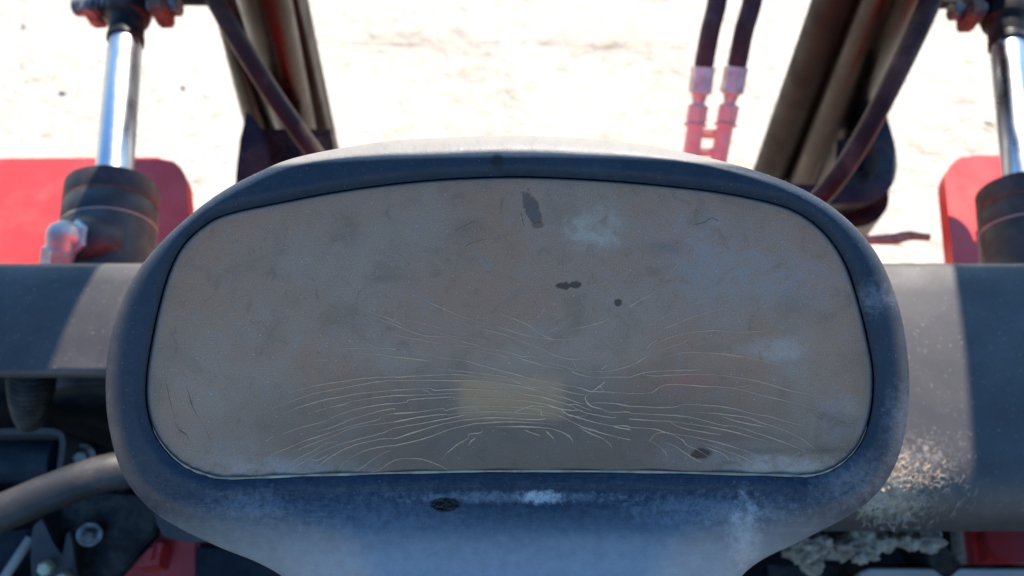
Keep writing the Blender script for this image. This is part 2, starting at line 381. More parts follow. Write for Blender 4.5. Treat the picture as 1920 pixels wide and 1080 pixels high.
# denser sampling where the outline is far away
TH = np.linspace(-math.pi, math.pi, NT, endpoint=False)
RO = np.interp(TH, tho, ro, period=2 * math.pi); RI = np.interp(TH, thi, ri, period=2 * math.pi)
def dist(P, Q):
    A = Q; B = np.roll(Q, -1, 0); d = B - A; L = (d ** 2).sum(1)
    t = np.clip((((P[:, None, :] - A) * d).sum(2)) / L, 0, 1)
    return np.sqrt((((P[:, None, :] - (A + t[..., None] * d)) ** 2).sum(2)).min(1))
def sst(x, a, b):
    t = np.clip((x - a) / (b - a), 0, 1); return t * t * (3 - 2 * t)
def set_uv(o, fn):
    me = o.data; ly = me.uv_layers.new(name='face'); co = np.zeros(len(me.vertices) * 3); me.vertices.foreach_get('co', co); co = co.reshape(-1, 3)
    li = np.zeros(len(me.loops), int); me.loops.foreach_get('vertex_index', li)
    P = co - np.array(CAM); f = P @ np.array(FW); x = P @ np.array(RT) / f * FPX + 960; y = 540 - P @ np.array(UP) / f * FPX
    uv = np.stack([x / 1000, y / 1000], 1)[li]
    ly.data.foreach_set('uv', uv.ravel())

pod = thing('instrument_pod', face(960, 640), 'dusty black plastic instrument pod with a clouded, cracked brown lens on a broad neck', 'instrument pod')
bm = NB(); rings = []
NR = 56
for j in range(NR + 1):
    t = 1 - (1 - j / NR) ** 1.0
    R_ = (RI + 2.5) + (RO - RI - 2.5) * t
    P = np.stack([CX + R_ * np.cos(TH), CY + R_ * np.sin(TH)], 1)
    a = dist(P, PI_); b = dist(P, PO) if j < NR else np.zeros(NT)
    top = sst(-np.sin(TH), .5, .95)
    neck = sst(P[:, 1], 900, 1010)
    shd = sst(-np.sin(TH), .1, .4); ctr = sst(-np.sin(TH), .66, .95)
    Rr = 33 - 15 * shd + 16 * ctr + neck * 22
    drop = .0095 - .002 * shd + .016 * top + .018 * neck
    q = np.clip(1 - b / Rr, 0, 1)
    h = .0055 - drop * (1 - np.sqrt(1 - q ** 2 * .985))
    h -= .0028 * np.clip(1 - a / 26, 0, 1) ** 2
    h += (.018 * sst(P[:, 1], 915, 1290) + .009 * sst(P[:, 1], 905, 1010)) * sst(b, 0, 170) * sst(a, 0, 60)
    rings.append([bm.verts.new(face(p[0], p[1], hh)) for p, hh in zip(P, h)])
# inner wall down to below the lens
P = np.stack([CX + (RI + 1.5) * np.cos(TH), CY + (RI + 1.5) * np.sin(TH)], 1)
rings.insert(0, [bm.verts.new(face(p[0], p[1], .0015)) for p in P])
rings.insert(0, [bm.verts.new(face(p[0], p[1], -.012)) for p in P])
# outer wall back round the shell
last = [v.co.copy() for v in rings[-1]]
cen = face(CX, CY + 40, -.01)
for bk, sc in ((.006, .998), (.014, .99), (.026, .965), (.042, .92), (.058, .84), (.066, .72)):
    ring = []
    for p in last:
        q = p - FN * bk; c0 = cen - FN * bk; ring.append(bm.verts.new(c0 + (q - c0) * sc))
    rings.append(ring)
for A, B in zip(rings, rings[1:]):
    for k in range(NT): bm.faces.new((A[k], A[(k + 1) % NT], B[(k + 1) % NT], B[k]))
bm.faces.new(rings[-1])
hs = obj('housing', bm, M['pod'], pod, ang=60); set_uv(hs, None)

def lens_h(px, py):
    return .0016 + .0035 * (1 - ((px - 955) / 700) ** 2) * (1 - ((py - 620) / 300) ** 2)
bm = NB(); rings = []
for s, dh in ((1.0, -.006), (1.0, -.0022), (.9965, -.0010), (.990, -.00015), (.98, 0)) + tuple((x, 0) for x in (.93, .86, .76, .64, .5, .35, .2, .08)):
    rr = RI * s - (0 if s < 1 else .5)
    rings.append([bm.verts.new(face(CX + r_ * math.cos(t), CY + r_ * math.sin(t), max(0, lens_h(CX + r_ * math.cos(t), CY + r_ * math.sin(t)) * (1 if s < .97 else 1)) + dh)) for r_, t in zip(rr, TH)])
for A, B in zip(rings, rings[1:]):
    for k in range(NT): bm.faces.new((A[k], A[(k + 1) % NT], B[(k + 1) % NT], B[k]))
bm.faces.new(rings[-1]); 
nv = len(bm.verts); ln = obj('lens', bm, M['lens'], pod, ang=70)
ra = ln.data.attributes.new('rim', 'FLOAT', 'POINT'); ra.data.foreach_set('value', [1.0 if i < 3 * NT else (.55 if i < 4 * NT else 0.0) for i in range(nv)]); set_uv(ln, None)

bm = NB()                                                    # board and display behind the lens
rr = RI - 6
a = [bm.verts.new(face(CX + r_ * math.cos(t), CY + r_ * math.sin(t), -.009)) for r_, t in zip(rr, TH)]
b = [bm.verts.new(face(CX + r_ * math.cos(t), CY + r_ * math.sin(t), -.0115)) for r_, t in zip(rr, TH)]
bm.faces.new(a); bm.faces.new(b[::-1])
for k in range(NT): bm.faces.new((a[k], b[k], b[(k + 1) % NT], a[(k + 1) % NT]))
obj('dial_board', bm, M['dial'], pod)
def pane(name, x0, y0, x1, y1, mt):
    bm = NB(); add_prism(bm, [face(x, y, -.0075) for x, y in ((x0, y0), (x1, y0), (x1, y1), (x0, y1))], -FN * .0012, .0003)
    return obj(name, bm, mt, pod)
pane('display_screen', 862, 712, 1060, 790, M['lcd']); pane('warning_light', 1250, 700, 1330, 730, M['telltale']); pane('warning_light', 430, 650, 510, 680, M['telltale'])

# sand packed in the joint along the lens bottom
bm = NB()
pts = [p for p in PI_ if True]
idx = [i for i, p in enumerate(PI_)]
low = sorted([tuple(p) for p in PI_ if p[1] > 800], key=lambda p: -math.atan2(p[1] - CY, p[0] - CX))
path = [face(x, y - 1.5, .0027 + .0003 * math.sin(i * .9)) for i, (x, y) in enumerate(low)]
add_tube(bm, path, [.0005 * (0.6 + .4 * abs(math.sin(i * .37))) * (0.15 + min(1, 4 * min(i, len(path) - 1 - i) / len(path))) for i in range(len(path))], 6)
obj('packed_sand', bm, M['gasket'], pod)

# ---- cracks in the lens (traced)
def A_(L, x0, y0, s): return [[(x0 + u / s, y0 + v / s) for u, v in l] for l in L]
CR = []
CR += A_([[(985,475),(1150,430),(1300,405),(1500,378),(1650,370),(1812,372)], [(870,580),(1000,530),(1150,480),(1300,450),(1500,412),(1600,398),(1812,392)],
 [(945,612),(1050,570),(1200,525),(1350,495),(1450,478),(1600,465),(1812,455)], [(1150,600),(1230,575)], [(1240,572),(1340,550),(1400,530),(1560,505),(1700,495),(1812,492)],
 [(940,745),(1050,705),(1200,665),(1330,610),(1450,575),(1600,550),(1740,540),(1760,522),(1812,518)], [(1165,728),(1280,695),(1400,645),(1500,615),(1600,588),(1700,575),(1812,568)],
 [(740,990),(880,875),(980,835),(1080,790),(1140,772),(1250,735),(1400,690),(1560,650),(1590,625),(1700,610),(1812,600)], [(1000,862),(1120,815),(1265,760),(1400,705),(1560,680),(1700,648),(1812,628)],
 [(990,948),(1040,905),(1150,850),(1220,810),(1300,790)], [(965,1000),(1040,950),(1160,880),(1280,825),(1450,775),(1510,760),(1600,735),(1640,718),(1812,680)], [(1120,910),(1170,915),(1240,880)],
 [(1155,970),(1240,905),(1330,850),(1440,808),(1600,775),(1812,735)], [(1295,990),(1350,925),(1420,880),(1520,840),(1650,820),(1812,780)], [(1390,995),(1450,970),(1520,920),(1590,875),(1650,850)],
 [(1500,998),(1560,985),(1620,945),(1680,920),(1740,905),(1812,908)], [(1250,190),(1480,182),(1600,185),(1720,195)], [(1400,220),(1560,222),(1650,238),(1812,250)], [(1155,262),(1240,262)],
 [(1675,98),(1812,128)], [(1640,0),(1720,50),(1812,75)], [(835,410),(850,400)], [(835,790),(880,760)]], 260, 600, 3.485)
def cut(l, x1):
    o = []
    for p, q in zip(l, l[1:] + [None]):
        if p[0] <= x1: o.append(p)
        if q and p[0] <= x1 < q[0]: o.append((x1 + 1.0, p[1] + (q[1] - p[1]) * (x1 - p[0]) / (q[0] - p[0]))); break
    return o
CR = [c_ for c_ in (cut(l, 740) for l in CR) if len(c_) > 1]; NA = len(CR)
CR += A_([[(0,30),(100,70),(190,100),(320,108),(350,112),(480,150),(540,165),(580,185),(720,205),(830,238),(900,240),(1000,275),(1100,302),(1160,320),(1250,335),(1380,335),(1480,315),(1560,290),(1660,235)],
 [(90,0),(160,35),(260,75),(350,100),(430,112),(560,128),(680,160),(850,215)], [(130,0),(220,35),(320,60),(360,95)], [(0,98),(150,125),(300,152),(430,170),(520,175)], [(440,190),(600,208),(760,250)],
 [(160,218),(240,228),(300,245),(450,265),(600,305),(760,345),(900,385),(1040,410),(1200,440),(1280,465),(1400,470),(1560,478),(1660,478),(1742,460)],
 [(40,308),(200,315),(400,330),(560,348),(720,368),(725,378),(690,382),(540,370),(380,355),(200,362),(0,372)], [(0,395),(200,392),(450,395),(600,400),(720,415),(860,440),(1000,480),(1100,505),(1200,540),(1260,550)],
 [(0,458),(140,450),(230,445),(270,458),(420,450),(600,455),(780,465),(830,480),(950,500),(1060,530),(1150,560),(1230,600),(1320,620),(1430,638),(1442,625),(1400,610)], [(0,492),(180,488),(400,478)],
 [(180,455),(220,468),(250,488)], [(0,545),(80,535),(100,520),(260,508),(380,505),(385,518),(340,522)], [(400,510),(600,510),(760,520),(900,535),(1060,570),(1150,625),(1260,625)],
 [(0,610),(150,600),(310,578),(330,590),(400,575),(540,562),(700,565),(860,575),(950,590),(960,620),(1000,620)], [(0,665),(150,635),(320,615),(350,620),(470,605),(620,598),(780,605),(940,620),(980,640)],
 [(0,705),(200,670),(400,632),(470,615)], [(0,775),(200,710),(380,665),(580,638),(760,640),(850,648),(970,648),(985,638)], [(0,820),(190,775),(340,720),(460,690),(560,672),(760,665),(940,672),(1070,688)],
 [(600,700),(760,695),(900,697),(1020,710),(1100,735),(1150,770),(1165,805)], [(310,915),(340,870),(420,805),(475,775),(490,745),(560,735),(575,710)], [(480,820),(500,790),(530,770)],
 [(960,600),(1060,620),(1160,665),(1230,700),(1300,720),(1360,740),(1480,770),(1600,795),(1640,795),(1655,785)], [(1060,590),(1180,630),(1300,665),(1420,690),(1500,690),(1640,705),(1742,720)],
 [(1200,700),(1290,745),(1350,770),(1400,805),(1420,835)], [(1600,800),(1650,840),(1680,900),(1715,985)], [(1540,790),(1600,820),(1618,850)], [(0,915),(60,905),(170,908),(270,940),(370,990)],
 [(1160,320),(1165,340),(1240,365),(1340,375),(1460,372),(1560,365),(1742,335)], [(1285,545),(1340,540),(1440,545),(1560,565),(1742,568)],
 [(1310,465),(1255,490),(1248,520),(1280,560),(1350,580),(1400,600),(1540,602),(1742,620)], [(1290,465),(1340,430),(1375,400)], [(530,5),(640,35),(760,70),(860,100),(960,118),(1040,125),(1130,130),(1180,122),(1220,100)],
 [(820,10),(900,50),(950,90),(1000,112),(1050,128)], [(410,10),(540,50),(700,90),(860,150),(960,190),(1050,230),(1150,255),(1260,250),(1310,240),(1390,195)], [(1110,95),(1170,55),(1250,40),(1340,20),(1385,0)],
 [(990,80),(1070,50)], [(850,720),(950,755)], [(990,725),(1040,775)], [(1000,430),(1140,470),(1240,490)], [(0,240),(160,258),(250,272)], [(800,245),(900,275),(1000,305),(1100,320)], [(1430,695),(1580,725),(1670,760),(1700,740)],
 [(1350,322),(1390,290)], [(1000,560),(1120,585),(1230,590)], [(1120,555),(1180,550),(1240,575),(1290,590)], [(780,600),(900,560),(1000,570)], [(1340,430),(1370,470)], [(1160,260),(1195,325)], [(740,375),(860,430),(960,445)]], 740, 600, 3.484)
CR = CR[:NA] + [c_ for c_ in (cut(l, 1181) for l in CR[NA:]) if len(c_) > 1]
CR += A_([[(0,300),(60,270),(110,240),(130,235)], [(130,265),(220,245),(340,215),(480,213),(600,220),(740,238),(860,265),(960,290),(1160,315)], [(0,375),(90,345),(180,335),(330,328),(470,325)],
 [(90,360),(180,365),(380,355),(600,362),(840,400),(1050,460),(1290,505)], [(0,480),(120,478),(170,460),(200,435),(280,420),(460,430),(680,445),(860,490),(1050,535),(1290,600)], [(680,440),(780,428)],
 [(0,562),(200,570),(300,568),(350,552),(480,555),(640,570),(800,610),(920,632),(1050,670),(1150,695)], [(0,600),(15,610),(200,618),(380,632),(500,660),(620,690),(700,695),(820,735),(930,770),(1050,815),(1160,862)],
 [(0,645),(130,655),(260,662),(400,680),(560,705),(700,735),(800,765),(910,795)], [(0,700),(120,708),(180,715),(260,740),(400,760),(560,795),(700,835),(800,870),(870,910)], [(260,665),(330,700),(420,720),(600,750)],
 [(270,745),(340,780),(380,820),(450,850),(520,895)], [(120,780),(190,820),(230,860),(245,890)], [(200,790),(290,820),(350,860),(440,915),(480,930)], [(430,790),(560,830),(660,865),(760,905),(820,945)],
 [(380,600),(560,610),(760,635),(860,670),(1000,715),(1130,780),(1210,840)], [(130,180),(180,150),(250,120),(340,92),(430,78),(560,68),(650,75),(760,78),(860,72),(930,55)], [(95,130),(130,95),(230,55),(330,15)],
 [(115,185),(140,155),(185,130)], [(200,200),(280,170),(350,150),(390,125)], [(605,630),(720,665),(900,700)], [(605,215),(660,232),(740,240)], [(130,790),(180,740),(260,735)], [(500,830),(600,870),(660,915)]], 1180, 600, 3.485)
CR += A_([[(0,925),(60,880),(140,840),(210,780),(270,700),(320,640),(360,590)], [(140,1025),(230,990),(330,940),(420,905),(490,885),(540,845)], [(180,1080),(300,1040),(420,990),(560,950),(640,925)]], 1180, 320, 3.6)
CR += A_([[(1350,830),(1420,880),(1500,925),(1600,960),(1700,1000),(1820,1060)], [(1560,975),(1700,1025),(1780,1060)], [(1810,1000),(1920,1030)]], 260, 320, 3.556)
CR += A_([[(40,1010),(120,1030),(280,1075)], [(120,870),(240,925),(360,975),(500,1020),(660,1065)], [(640,970),(760,1010),(850,1050),(890,1078)], [(1120,1075),(1200,1055),(1340,1015),(1430,960),(1530,905),(1650,835)],
 [(930,935),(900,1000)], [(1190,775),(1290,775),(1370,750)]], 760, 320, 3.6)
for l in CR[:]:
    x, y = l[-1]
    for x0, lo, hi in ((740, NA, len(CR)), (1180, 0, len(CR))):
        if abs(x - x0 - 1) < 1.2:
            best = min((abs(k[0][1] - y), k[0]) for k in CR if abs(k[0][0] - x0) < 1)
            if best[0] < 4.5: l[-1] = (best[1][0], best[1][1])
def hair(bm, pts, rad, lift=.00004, cont=(False, False)):
    P = spline(pts, False, 6); n = len(P); L = []
    for i, p in enumerate(P):
        j = .3 if 0 < i < n - 1 else 0
        L.append((p[0] + random.uniform(-j, j), p[1] + random.uniform(-j, j)))
    R = []; ph = random.uniform(0, 6); fq = random.uniform(.15, .4)
    for i in range(n):
        e = min(i + .6, n - 1 - i + .6) / (n * .22)
        k0 = 1 if (cont[0] and i < n / 2) or (cont[1] and i > n / 2) else min(1, e) 
        R.append(rad * max(.3, k0) * random.uniform(.75, 1.2) * (1 + .4 * math.sin(ph + i * fq)))
    q = [face(x, y, lens_h(x, y) + lift) for x, y in L]
    add_tube(bm, q, R, 4, True)
bm = NB()
for l in CR:
    mx = sum(p[0] for p in l) / len(l); my = sum(p[1] for p in l) / len(l)
    near = math.exp(-((mx - 1010) / 480) ** 2 - ((my - 780) / 130) ** 2)
    e0 = any(abs(l[0][0] - x) < 1.5 for x in (740, 1180))
    e1 = any(abs(l[-1][0] - x) < 4 for x in (740, 1180))
    hair(bm, l, .00008 + .00016 * near, cont=(e0, e1))
ck = obj('crack_lines', bm, M['crack'], pod); ck['kind'] = 'stuff'; ck['label'] = 'fan of pale dust-filled cracks across the lower lens'
bm = NB()
for l in A_([[(170,345),(190,460),(235,640),(260,710),(310,750),(370,840),(500,950)], [(310,420),(360,580),(420,680),(490,830)]], 260, 600, 3.485): hair(bm, l, .00022, -.00010)
for l in A_([[(400,375),(500,350),(560,320),(640,365)]], 1180, 320, 3.6) + A_([[(330,410),(470,340),(520,380)], [(400,520),(440,490),(560,460),(680,462)], [(780,280),(800,380)], [(900,450),(930,410)]], 760, 320, 3.6): hair(bm, l, .00016, -.00008)
sl = obj('stain_lines', bm, M['stain'], pod); sl['kind'] = 'stuff'

# ------------------------------------------------------------------ dash crossbar
def bar_profile(near_y, zfar=1.088, znear=1.075, rn=.035, lip=.03):
    """(Y, Z) from underside at the far edge, over the top, to the near lip"""
    P = [(.335, zfar - .03), (.357, zfar - .022), (.362, zfar - .012), (.360, zfar - .004), (.353, zfar)]
    for k in range(1, 6):
        t = k / 6; P.append((.353 + (near_y + rn - .353) * t, zfar + (znear - zfar) * t + .004 * math.sin(math.pi * t)))
    for k in range(0, 9):
        a = math.pi / 2 * k / 8; P.append((near_y + rn - rn * math.sin(a), znear - rn + rn * math.cos(a)))
    P.append((near_y, znear - rn - lip))
    return P
def bar_mesh(bm, x0, x1, prof, th=.004, nx=14):
    inner = []
    for i, (y, z) in enumerate(prof):
        a = Vector(prof[max(i - 1, 0)]); b = Vector(prof[min(i + 1, len(prof) - 1)]); t = (b - a).normalized()
        inner.append((y - t.y * -th * -1 * 1.0 if False else y + (-t.y) * -th * -1, z + t.x * th))
    loop = list(prof) + inner[::-1]
    rows = []
    for i in range(nx + 1):
        x = x0 + (x1 - x0) * i / nx; rows.append([bm.verts.new((x, y, z)) for y, z in loop])
    n = len(loop)
    for A, B in zip(rows, rows[1:]):
        for k in range(n): bm.faces.new((A[k], A[(k + 1) % n], B[(k + 1) % n], B[k]))
    bm.faces.new(rows[0][::-1]); bm.faces.new(rows[-1])
bar = thing('dash_crossbar', (0, .3, 1.08), 'long dusty grey dash crossbar running behind the instrument pod with two shadow bands', 'crossbar')
bm = NB(); pr = bar_profile(.262, rn=.006, lip=.004); bar_mesh(bm, -.62, -.14, pr); obj('left_cover', bm, M['bar'], bar, ang=50)
bm = NB(); pr = bar_profile(.155, rn=.045, lip=.02, znear=1.078); bar_mesh(bm, -.139, .62, pr); rc = obj('right_cover', bm, M['bar'], bar, ang=50); rc['label'] = 'deeper right half of the crossbar with dried mud near its lower edge'
for o_ in list(bar.children): o_.name = 'cover'
# dried mud crust on the right cover near the pod
bm = NB()
for k in range(350):
    px = random.gauss(1672, 55); py = random.gauss(925, 30)
    if not (1560 < px < 1860 and 850 < py < 985): continue
    p = onz(px, py, 1.076)
    if p.y < .2: 
        if p.y < .157: continue
        dy = (.2 - p.y); p.z = 1.078 - .045 + math.sqrt(max(.045 ** 2 - dy ** 2, 0))
    s = random.uniform(.0004, .0012) * math.exp(-((px - 1660) / 120) ** 2)
    a = random.uniform(0, 6.28)
    mt = Matrix.Translation(p) @ Matrix.Rotation(a, 4, 'Z') @ Matrix.Diagonal((s * random.uniform(1, 3), s * .8, s * .45, 1))
    r = bmesh.ops.create_icosphere(bm, subdivisions=1, radius=1, matrix=mt)
    for vv in r['verts']: vv.co += Vector([random.uniform(-.25, .25) * s for _ in range(3)])
def cover_at(px, py):
    p = onz(px, py, 1.0782)
    if p.y < .2:
        dy = min(.2 - p.y, .043); p.z = 1.078 - .045 + math.sqrt(.045 ** 2 - dy ** 2) - .0000
    return p
for k in range(900):
    px = 1665 + abs(random.gauss(0, 75)) - 25; py = random.gauss(925, 28) - (0 if px > 1700 else random.uniform(0, 30)); a = random.uniform(-.9, .9) + (1.57 if random.random() < .3 else 0); q = []
    if px > 1850 or py > 968 or (py > 945 and random.random() < .6): continue
    for i in range(random.randint(3, 7)):
        q.append(cover_at(px, min(py, 975))); a += random.uniform(-1.0, 1.0); px += 3.2 * math.cos(a); py += 3.2 * math.sin(a)
    rr = random.uniform(.00015, .00042) * math.exp(-max(0, px - 1680) / 160)
    add_tube(bm, q, [rr * (.5 + math.sin(math.pi * (i + .5) / len(q))) for i in range(len(q))], 5)
mc = obj('mud_crust', bm, M['mud'], bar); mc['kind'] = 'stuff'

# red body panel of the truck below the bar, facing forward
body = thing('front_panel', (0, .33, .3), 'red steel front panel of the truck below the dash crossbar', 'panel')
bm = NB(); add_box(bm, (0, .350, .59), (.56, 0, 0), (0, .006, 0), (0, 0, .455), .004); obj('panel', bm, M['red'], body)
bm = NB(); add_box(bm, (0, .338, .78), (1.1, 0, 0), (0, .006, 0), (0, 0, .27), .002); obj('inner_panel', bm, M['floor'], body)
for x in (-.72, .72):
    bm = NB(); add_box(bm, (x, .0, .72), (.006, 0, 0), (0, .33, 0), (0, 0, .21), .002); obj('bounce_shield', bm, M['floor'], body)  # side walls added to keep ground bounce out of the footwell
bm = NB(); add_box(bm, (0, .625, .335), (.34, 0, 0), (0, .195, 0), (0, 0, .185), .03); obj('red_reflector', bm, M['red'], body)  # unseen red block added so the mast tubes reflect red

# ------------------------------------------------------------------ tilt cylinders
def tilt_cylinder(pb, pt, sgn, label):
    """pb, pt: (px, py, depth) of the barrel mouth and the rod end"""
    B = at(*pb); T = at(*pt); ax = (T - B).normalized(); L = (T - B).length
    t = thing('tilt_cylinder', B, label, 'hydraulic cylinder', 'tilt cylinders beside the mast')
    R = .050
    bm = NB(); p0 = B - ax * .26
    lathe(bm, p0, B, [(0, R * .97), (.002, R), (.26 - .060, R), (.26 - .0585, R * .985), (.26 - .057, R), (.26 - .031, R), (.26 - .0295, R * .975), (.26 - .028, R), (.26 - .003, R), (.26, R - .004), (.2602, .024), (.256, .022)], 64)
    obj('barrel', bm, M['blackdust'], t)
    for dd, nm in ((.0295, 'ring'), (.0585, 'ring')):
        bm = NB(); lathe(bm, B - ax * (dd + .0008), B, [(0, R - .001), (.0002, R + .0003), (.0014, R + .0003), (.0016, R - .001)], 64); obj(nm, bm, M['rust'] if dd < .05 else M['greypaint'], t)
    bm = NB(); lathe(bm, B - ax * .01, T, [(0, .0205), (L - .055, .0205), (L - .053, .0195), (L - .04, .0195)], 48); obj('rod', bm, M['chrome'], t)
    bm = NB(); pr = [(0, .0195), (.001, .0225), (.010, .0225), (.011, .021)]
    for k in range(7): pr += [(.013 + k * .004, .0205), (.015 + k * .004, .0215)]
    pr += [(.042, .027), (.055, .03), (.09, .03), (.095, .026)]
    lathe(bm, T - ax * .05, T + ax, pr, 40); obj('rod_end', bm, M['black'], t)
    X = Vector((1, 0, 0))
    for s in (-1, 1):
        bm = NB(); c = T + ax * .012 + X * s * .045
        add_box(bm, c, X * .011, ax * .022, ax.cross(X) * .02, .004); obj('clevis_plate', bm, M['rust'] if s * sgn > 0 else M['bolt'], t)
    bm = NB(); lathe(bm, T + ax * .012 - X * .072, T + ax * .012 + X * .1, [(0, .010), (.002, .012), (.14, .012), (.142, .010)], 24); obj('clevis_pin', bm, M['bolt'], t)
    return t, B, ax
tc, B, ax = tilt_cylinder((212, 352, .87), (240, 26, .985), 1, 'left tilt cylinder with chrome rod and white elbow fitting on its black barrel')
# elbow fitting on the left cylinder
c0 = at(188, 455, .80); c1 = at(116, 440, .765); c2 = at(104, 530, .775)
bm = NB(); lathe(bm, c0 + (c0 - c1) * .25, c1, [(0, .026), (.028, .026), (.034, .023), (.036, .012)], 32); obj('boss', bm, M['blackdust'], tc)
bm = NB(); d = (c1 - c0).normalized(); lathe(bm, c0 + d * .012, c1, [(0, .017), (.001, .0195), (.016, .0195), (.018, .016)], 6, .3); obj('hex_nut', bm, M['steel'], tc, ang=20)
bm = NB(); arc = spline([c0 + d * .02, c0 + d * .032, c1 + Vector((0, .001, .001)), c1 + (c2 - c1) * .25, c1 + (c2 - c1) * .6], False, 6); add_tube(bm, arc, .0135, 20); obj('elbow', bm, M['steel'], tc)
bm = NB(); d = (c2 - c1).normalized(); lathe(bm, c1 + d * .014, c2, [(0, .013), (.001, .0165), (.022, .0165), (.023, .018), (.07, .018)], 6, .2); obj('hex_nut', bm, M['steel'], tc, ang=20)
tilt_cylinder((1921, 362, .87), (1884, 34, .985), -1, 'right tilt cylinder cut off by the right edge of the picture')

# ------------------------------------------------------------------ red mudguards
def mudguard(outline, z, label):
    P = [onz(x, y, z) for x, y in outline]
    t = thing('mudguard', P[0], label, 'mudguard', 'red front mudguards')
    bm = NB(); add_prism(bm, P, Vector((0, 0, -.022)), .0035); obj('shell', bm, M['red'], t)
def arcp(cx, cy, r, a0, a1, n=9): return [(cx + r * math.cos(math.radians(a0 + (a1 - a0) * i / n)), cy - r * math.sin(math.radians(a0 + (a1 - a0) * i / n))) for i in range(n + 1)]
mudguard([(-330, 520), (-330, 305)] + [(20, 297)] + arcp(297, 349, 54, 90, 0) + [(368, 560), (374, 620), (-330, 620)], .775, 'large sunlit red mudguard with a rounded corner beside the left tilt cylinder')
mudguard([(2300, 620), (2300, 290)] + arcp(1822, 341, 50, 90, 180) + [(1780, 420), (1788, 500), (1795, 620)], .775, 'red mudguard left of the right tilt cylinder')

# ------------------------------------------------------------------ mast (leans back)
LEAN = math.radians(14.7); MD = Vector((0, math.sin(LEAN), -math.cos(LEAN)))    # pointing down the mast
mast = thing('mast', at(960, 280, 1.4), 'black lift mast with its paired upright tubes leaning back on both sides', 'mast')
def upright(px0, py0, px1, py1, d0, up=.22, down=.25):
    """a member seen through two picture points, first at depth d0, running down the leaning mast"""
    a = at(px0, py0, d0); rr = ray(px1, py1)
    n = rr.cross(Vector((1, 0, 0)))                       # plane of that picture row
    s = (CAM - a).dot(n) / MD.dot(n); b = a + MD * s
    x = (rr * ((b - CAM).dot(FW))).x + CAM.x
    b = Vector((x, b.y, b.z)); d = (b - a).normalized()
    return a - d * up, b + d * down
def mtube(name, p, r, m, par=mast, seg=40):
    bm = NB(); add_tube(bm, [p[0], p[1]], r, seg); return obj(name, bm, m, par)
def mflat(name, p, w, t, m, par=mast):
    c = (p[0] + p[1]) / 2; h = (p[1] - p[0]) / 2; X = Vector((1, 0, 0)); N = h.normalized().cross(X).normalized()
    bm = NB(); add_box(bm, c, X * w, h, N * t, .003); return obj(name, bm, m, par)
# left group
mtube('lift_cylinder', upright(497, 0, 566, 280, 1.0), .036, M['tube'])
mflat('inner_rail', upright(556, 0, 620, 280, 1.06), .010, .03, M['olive'])
mflat('outer_rail', upright(450, 0, 528, 280, 1.10), .030, .012, M['black'])
mtube('return_pipe', upright(420, 30, 512, 300, 1.10, up=.0, down=.2), [.012, .05], M['tube'])
# right group
mtube('inner_rail', upright(1572, 0, 1450, 310, 1.06), .036, M['olive'])
mtube('lift_cylinder', upright(1668, 0, 1530, 310, 1.0), .042, M['tube'])
mflat('outer_rail', upright(1700, 0, 1580, 330, 1.12), .034, .010, M['black'])
bm = NB(); add_box(bm, (.09, 1.23, -.0 + 1.9), (.50, 0, 0), (0, .02, 0), (0, 0, .03), .005)
bm.free()
# curved hoses running down the mast
def hose(pts, r, m, label, name='mast_hose', cat='hose', group=None):
    P = [at(*p) for p in pts]; sp = [Vector(q) for q in spline([tuple(p) for p in P], False, 8)]
    bm = NB(); add_tube(bm, sp, r, 24); o = obj(name, bm, m); o_ = tag(o, label, cat, group); return o
hose([(372, -90, .93), (400, -10, .93), (450, 80, .95), (520, 190, .98), (588, 285, 1.0), (640, 360, 1.02)], .0125, M['hosegrey'], 'smooth dark hose running down the left mast tubes')
hose([(1790, -120, .93), (1745, 0, .93), (1690, 120, .95), (1620, 255, .98), (1560, 345, 1.0), (1490, 420, 1.03)], .0135, M['hosegrey'], 'smooth dark hose curving down the right mast tubes')
# looped brackets at the foot of the mast
br = thing('mast_bracket', at(1600, 360, 1.15), 'blue-black rounded steel loop bracket at the foot of the right mast tubes', 'bracket', 'mast foot brackets')
loop = [(1375, 352, 1.15), (1480, 362, 1.15), (1600, 364, 1.15), (1636, 357, 1.155), (1655, 342, 1.16), (1664, 316, 1.17), (1662, 280, 1.19), (1650, 235, 1.21), (1632, 170, 1.24)]
def strap(bm, pts, w, th, dirn):
    sp = [np.array(q) for q in spline(pts, False, 6)]; n = len(sp); R = []
    for i in range(n):
        a = sp[max(i - 1, 0)]; b = sp[min(i + 1, n - 1)]; t2 = np.array((b - a)[:2]); t2 /= np.linalg.norm(t2); nn = np.array((-t2[1], t2[0]))
        q = sp[i]; o1 = at(q[0] - nn[0] * w / 2, q[1] - nn[1] * w / 2, q[2]); o2 = at(q[0] + nn[0] * w / 2, q[1] + nn[1] * w / 2, q[2])
        R.append([bm.verts.new(v_) for v_ in (o1, o2, o2 + dirn * th, o1 + dirn * th)])
    for A, B in zip(R, R[1:]):
        for k in range(4): bm.faces.new((A[k], A[(k + 1) % 4], B[(k + 1) % 4], B[k]))
    bm.faces.new(R[0][::-1]); bm.faces.new(R[-1])
bm = NB(); strap(bm, loop, 36, .09, MD); bmesh.ops.bevel(bm, geom=bm.edges[:], offset=.0015, segments=2, affect='EDGES', clamp_overlap=True); obj('loop_strap', bm, M['blue'], br)
bm = NB(); add_prism(bm, [at(x, y, 1.24) for x, y in ((1570, 262), (1636, 240), (1652, 290), (1650, 335), (1620, 350), (1565, 350))], MD * .02, .002); obj('back_plate', bm, M['black'], br)
bm = NB(); add_tube(bm, [at(1600, 372, 1.20), at(1585, 445, 1.34)], [.052, .03], 32); obj('foot_pipe', bm, M['hosegrey'], br)
br = thing('mast_bracket', at(470, 280, 1.2), 'dark blue bracket plate at the foot of the left mast tubes', 'bracket', 'mast foot brackets')
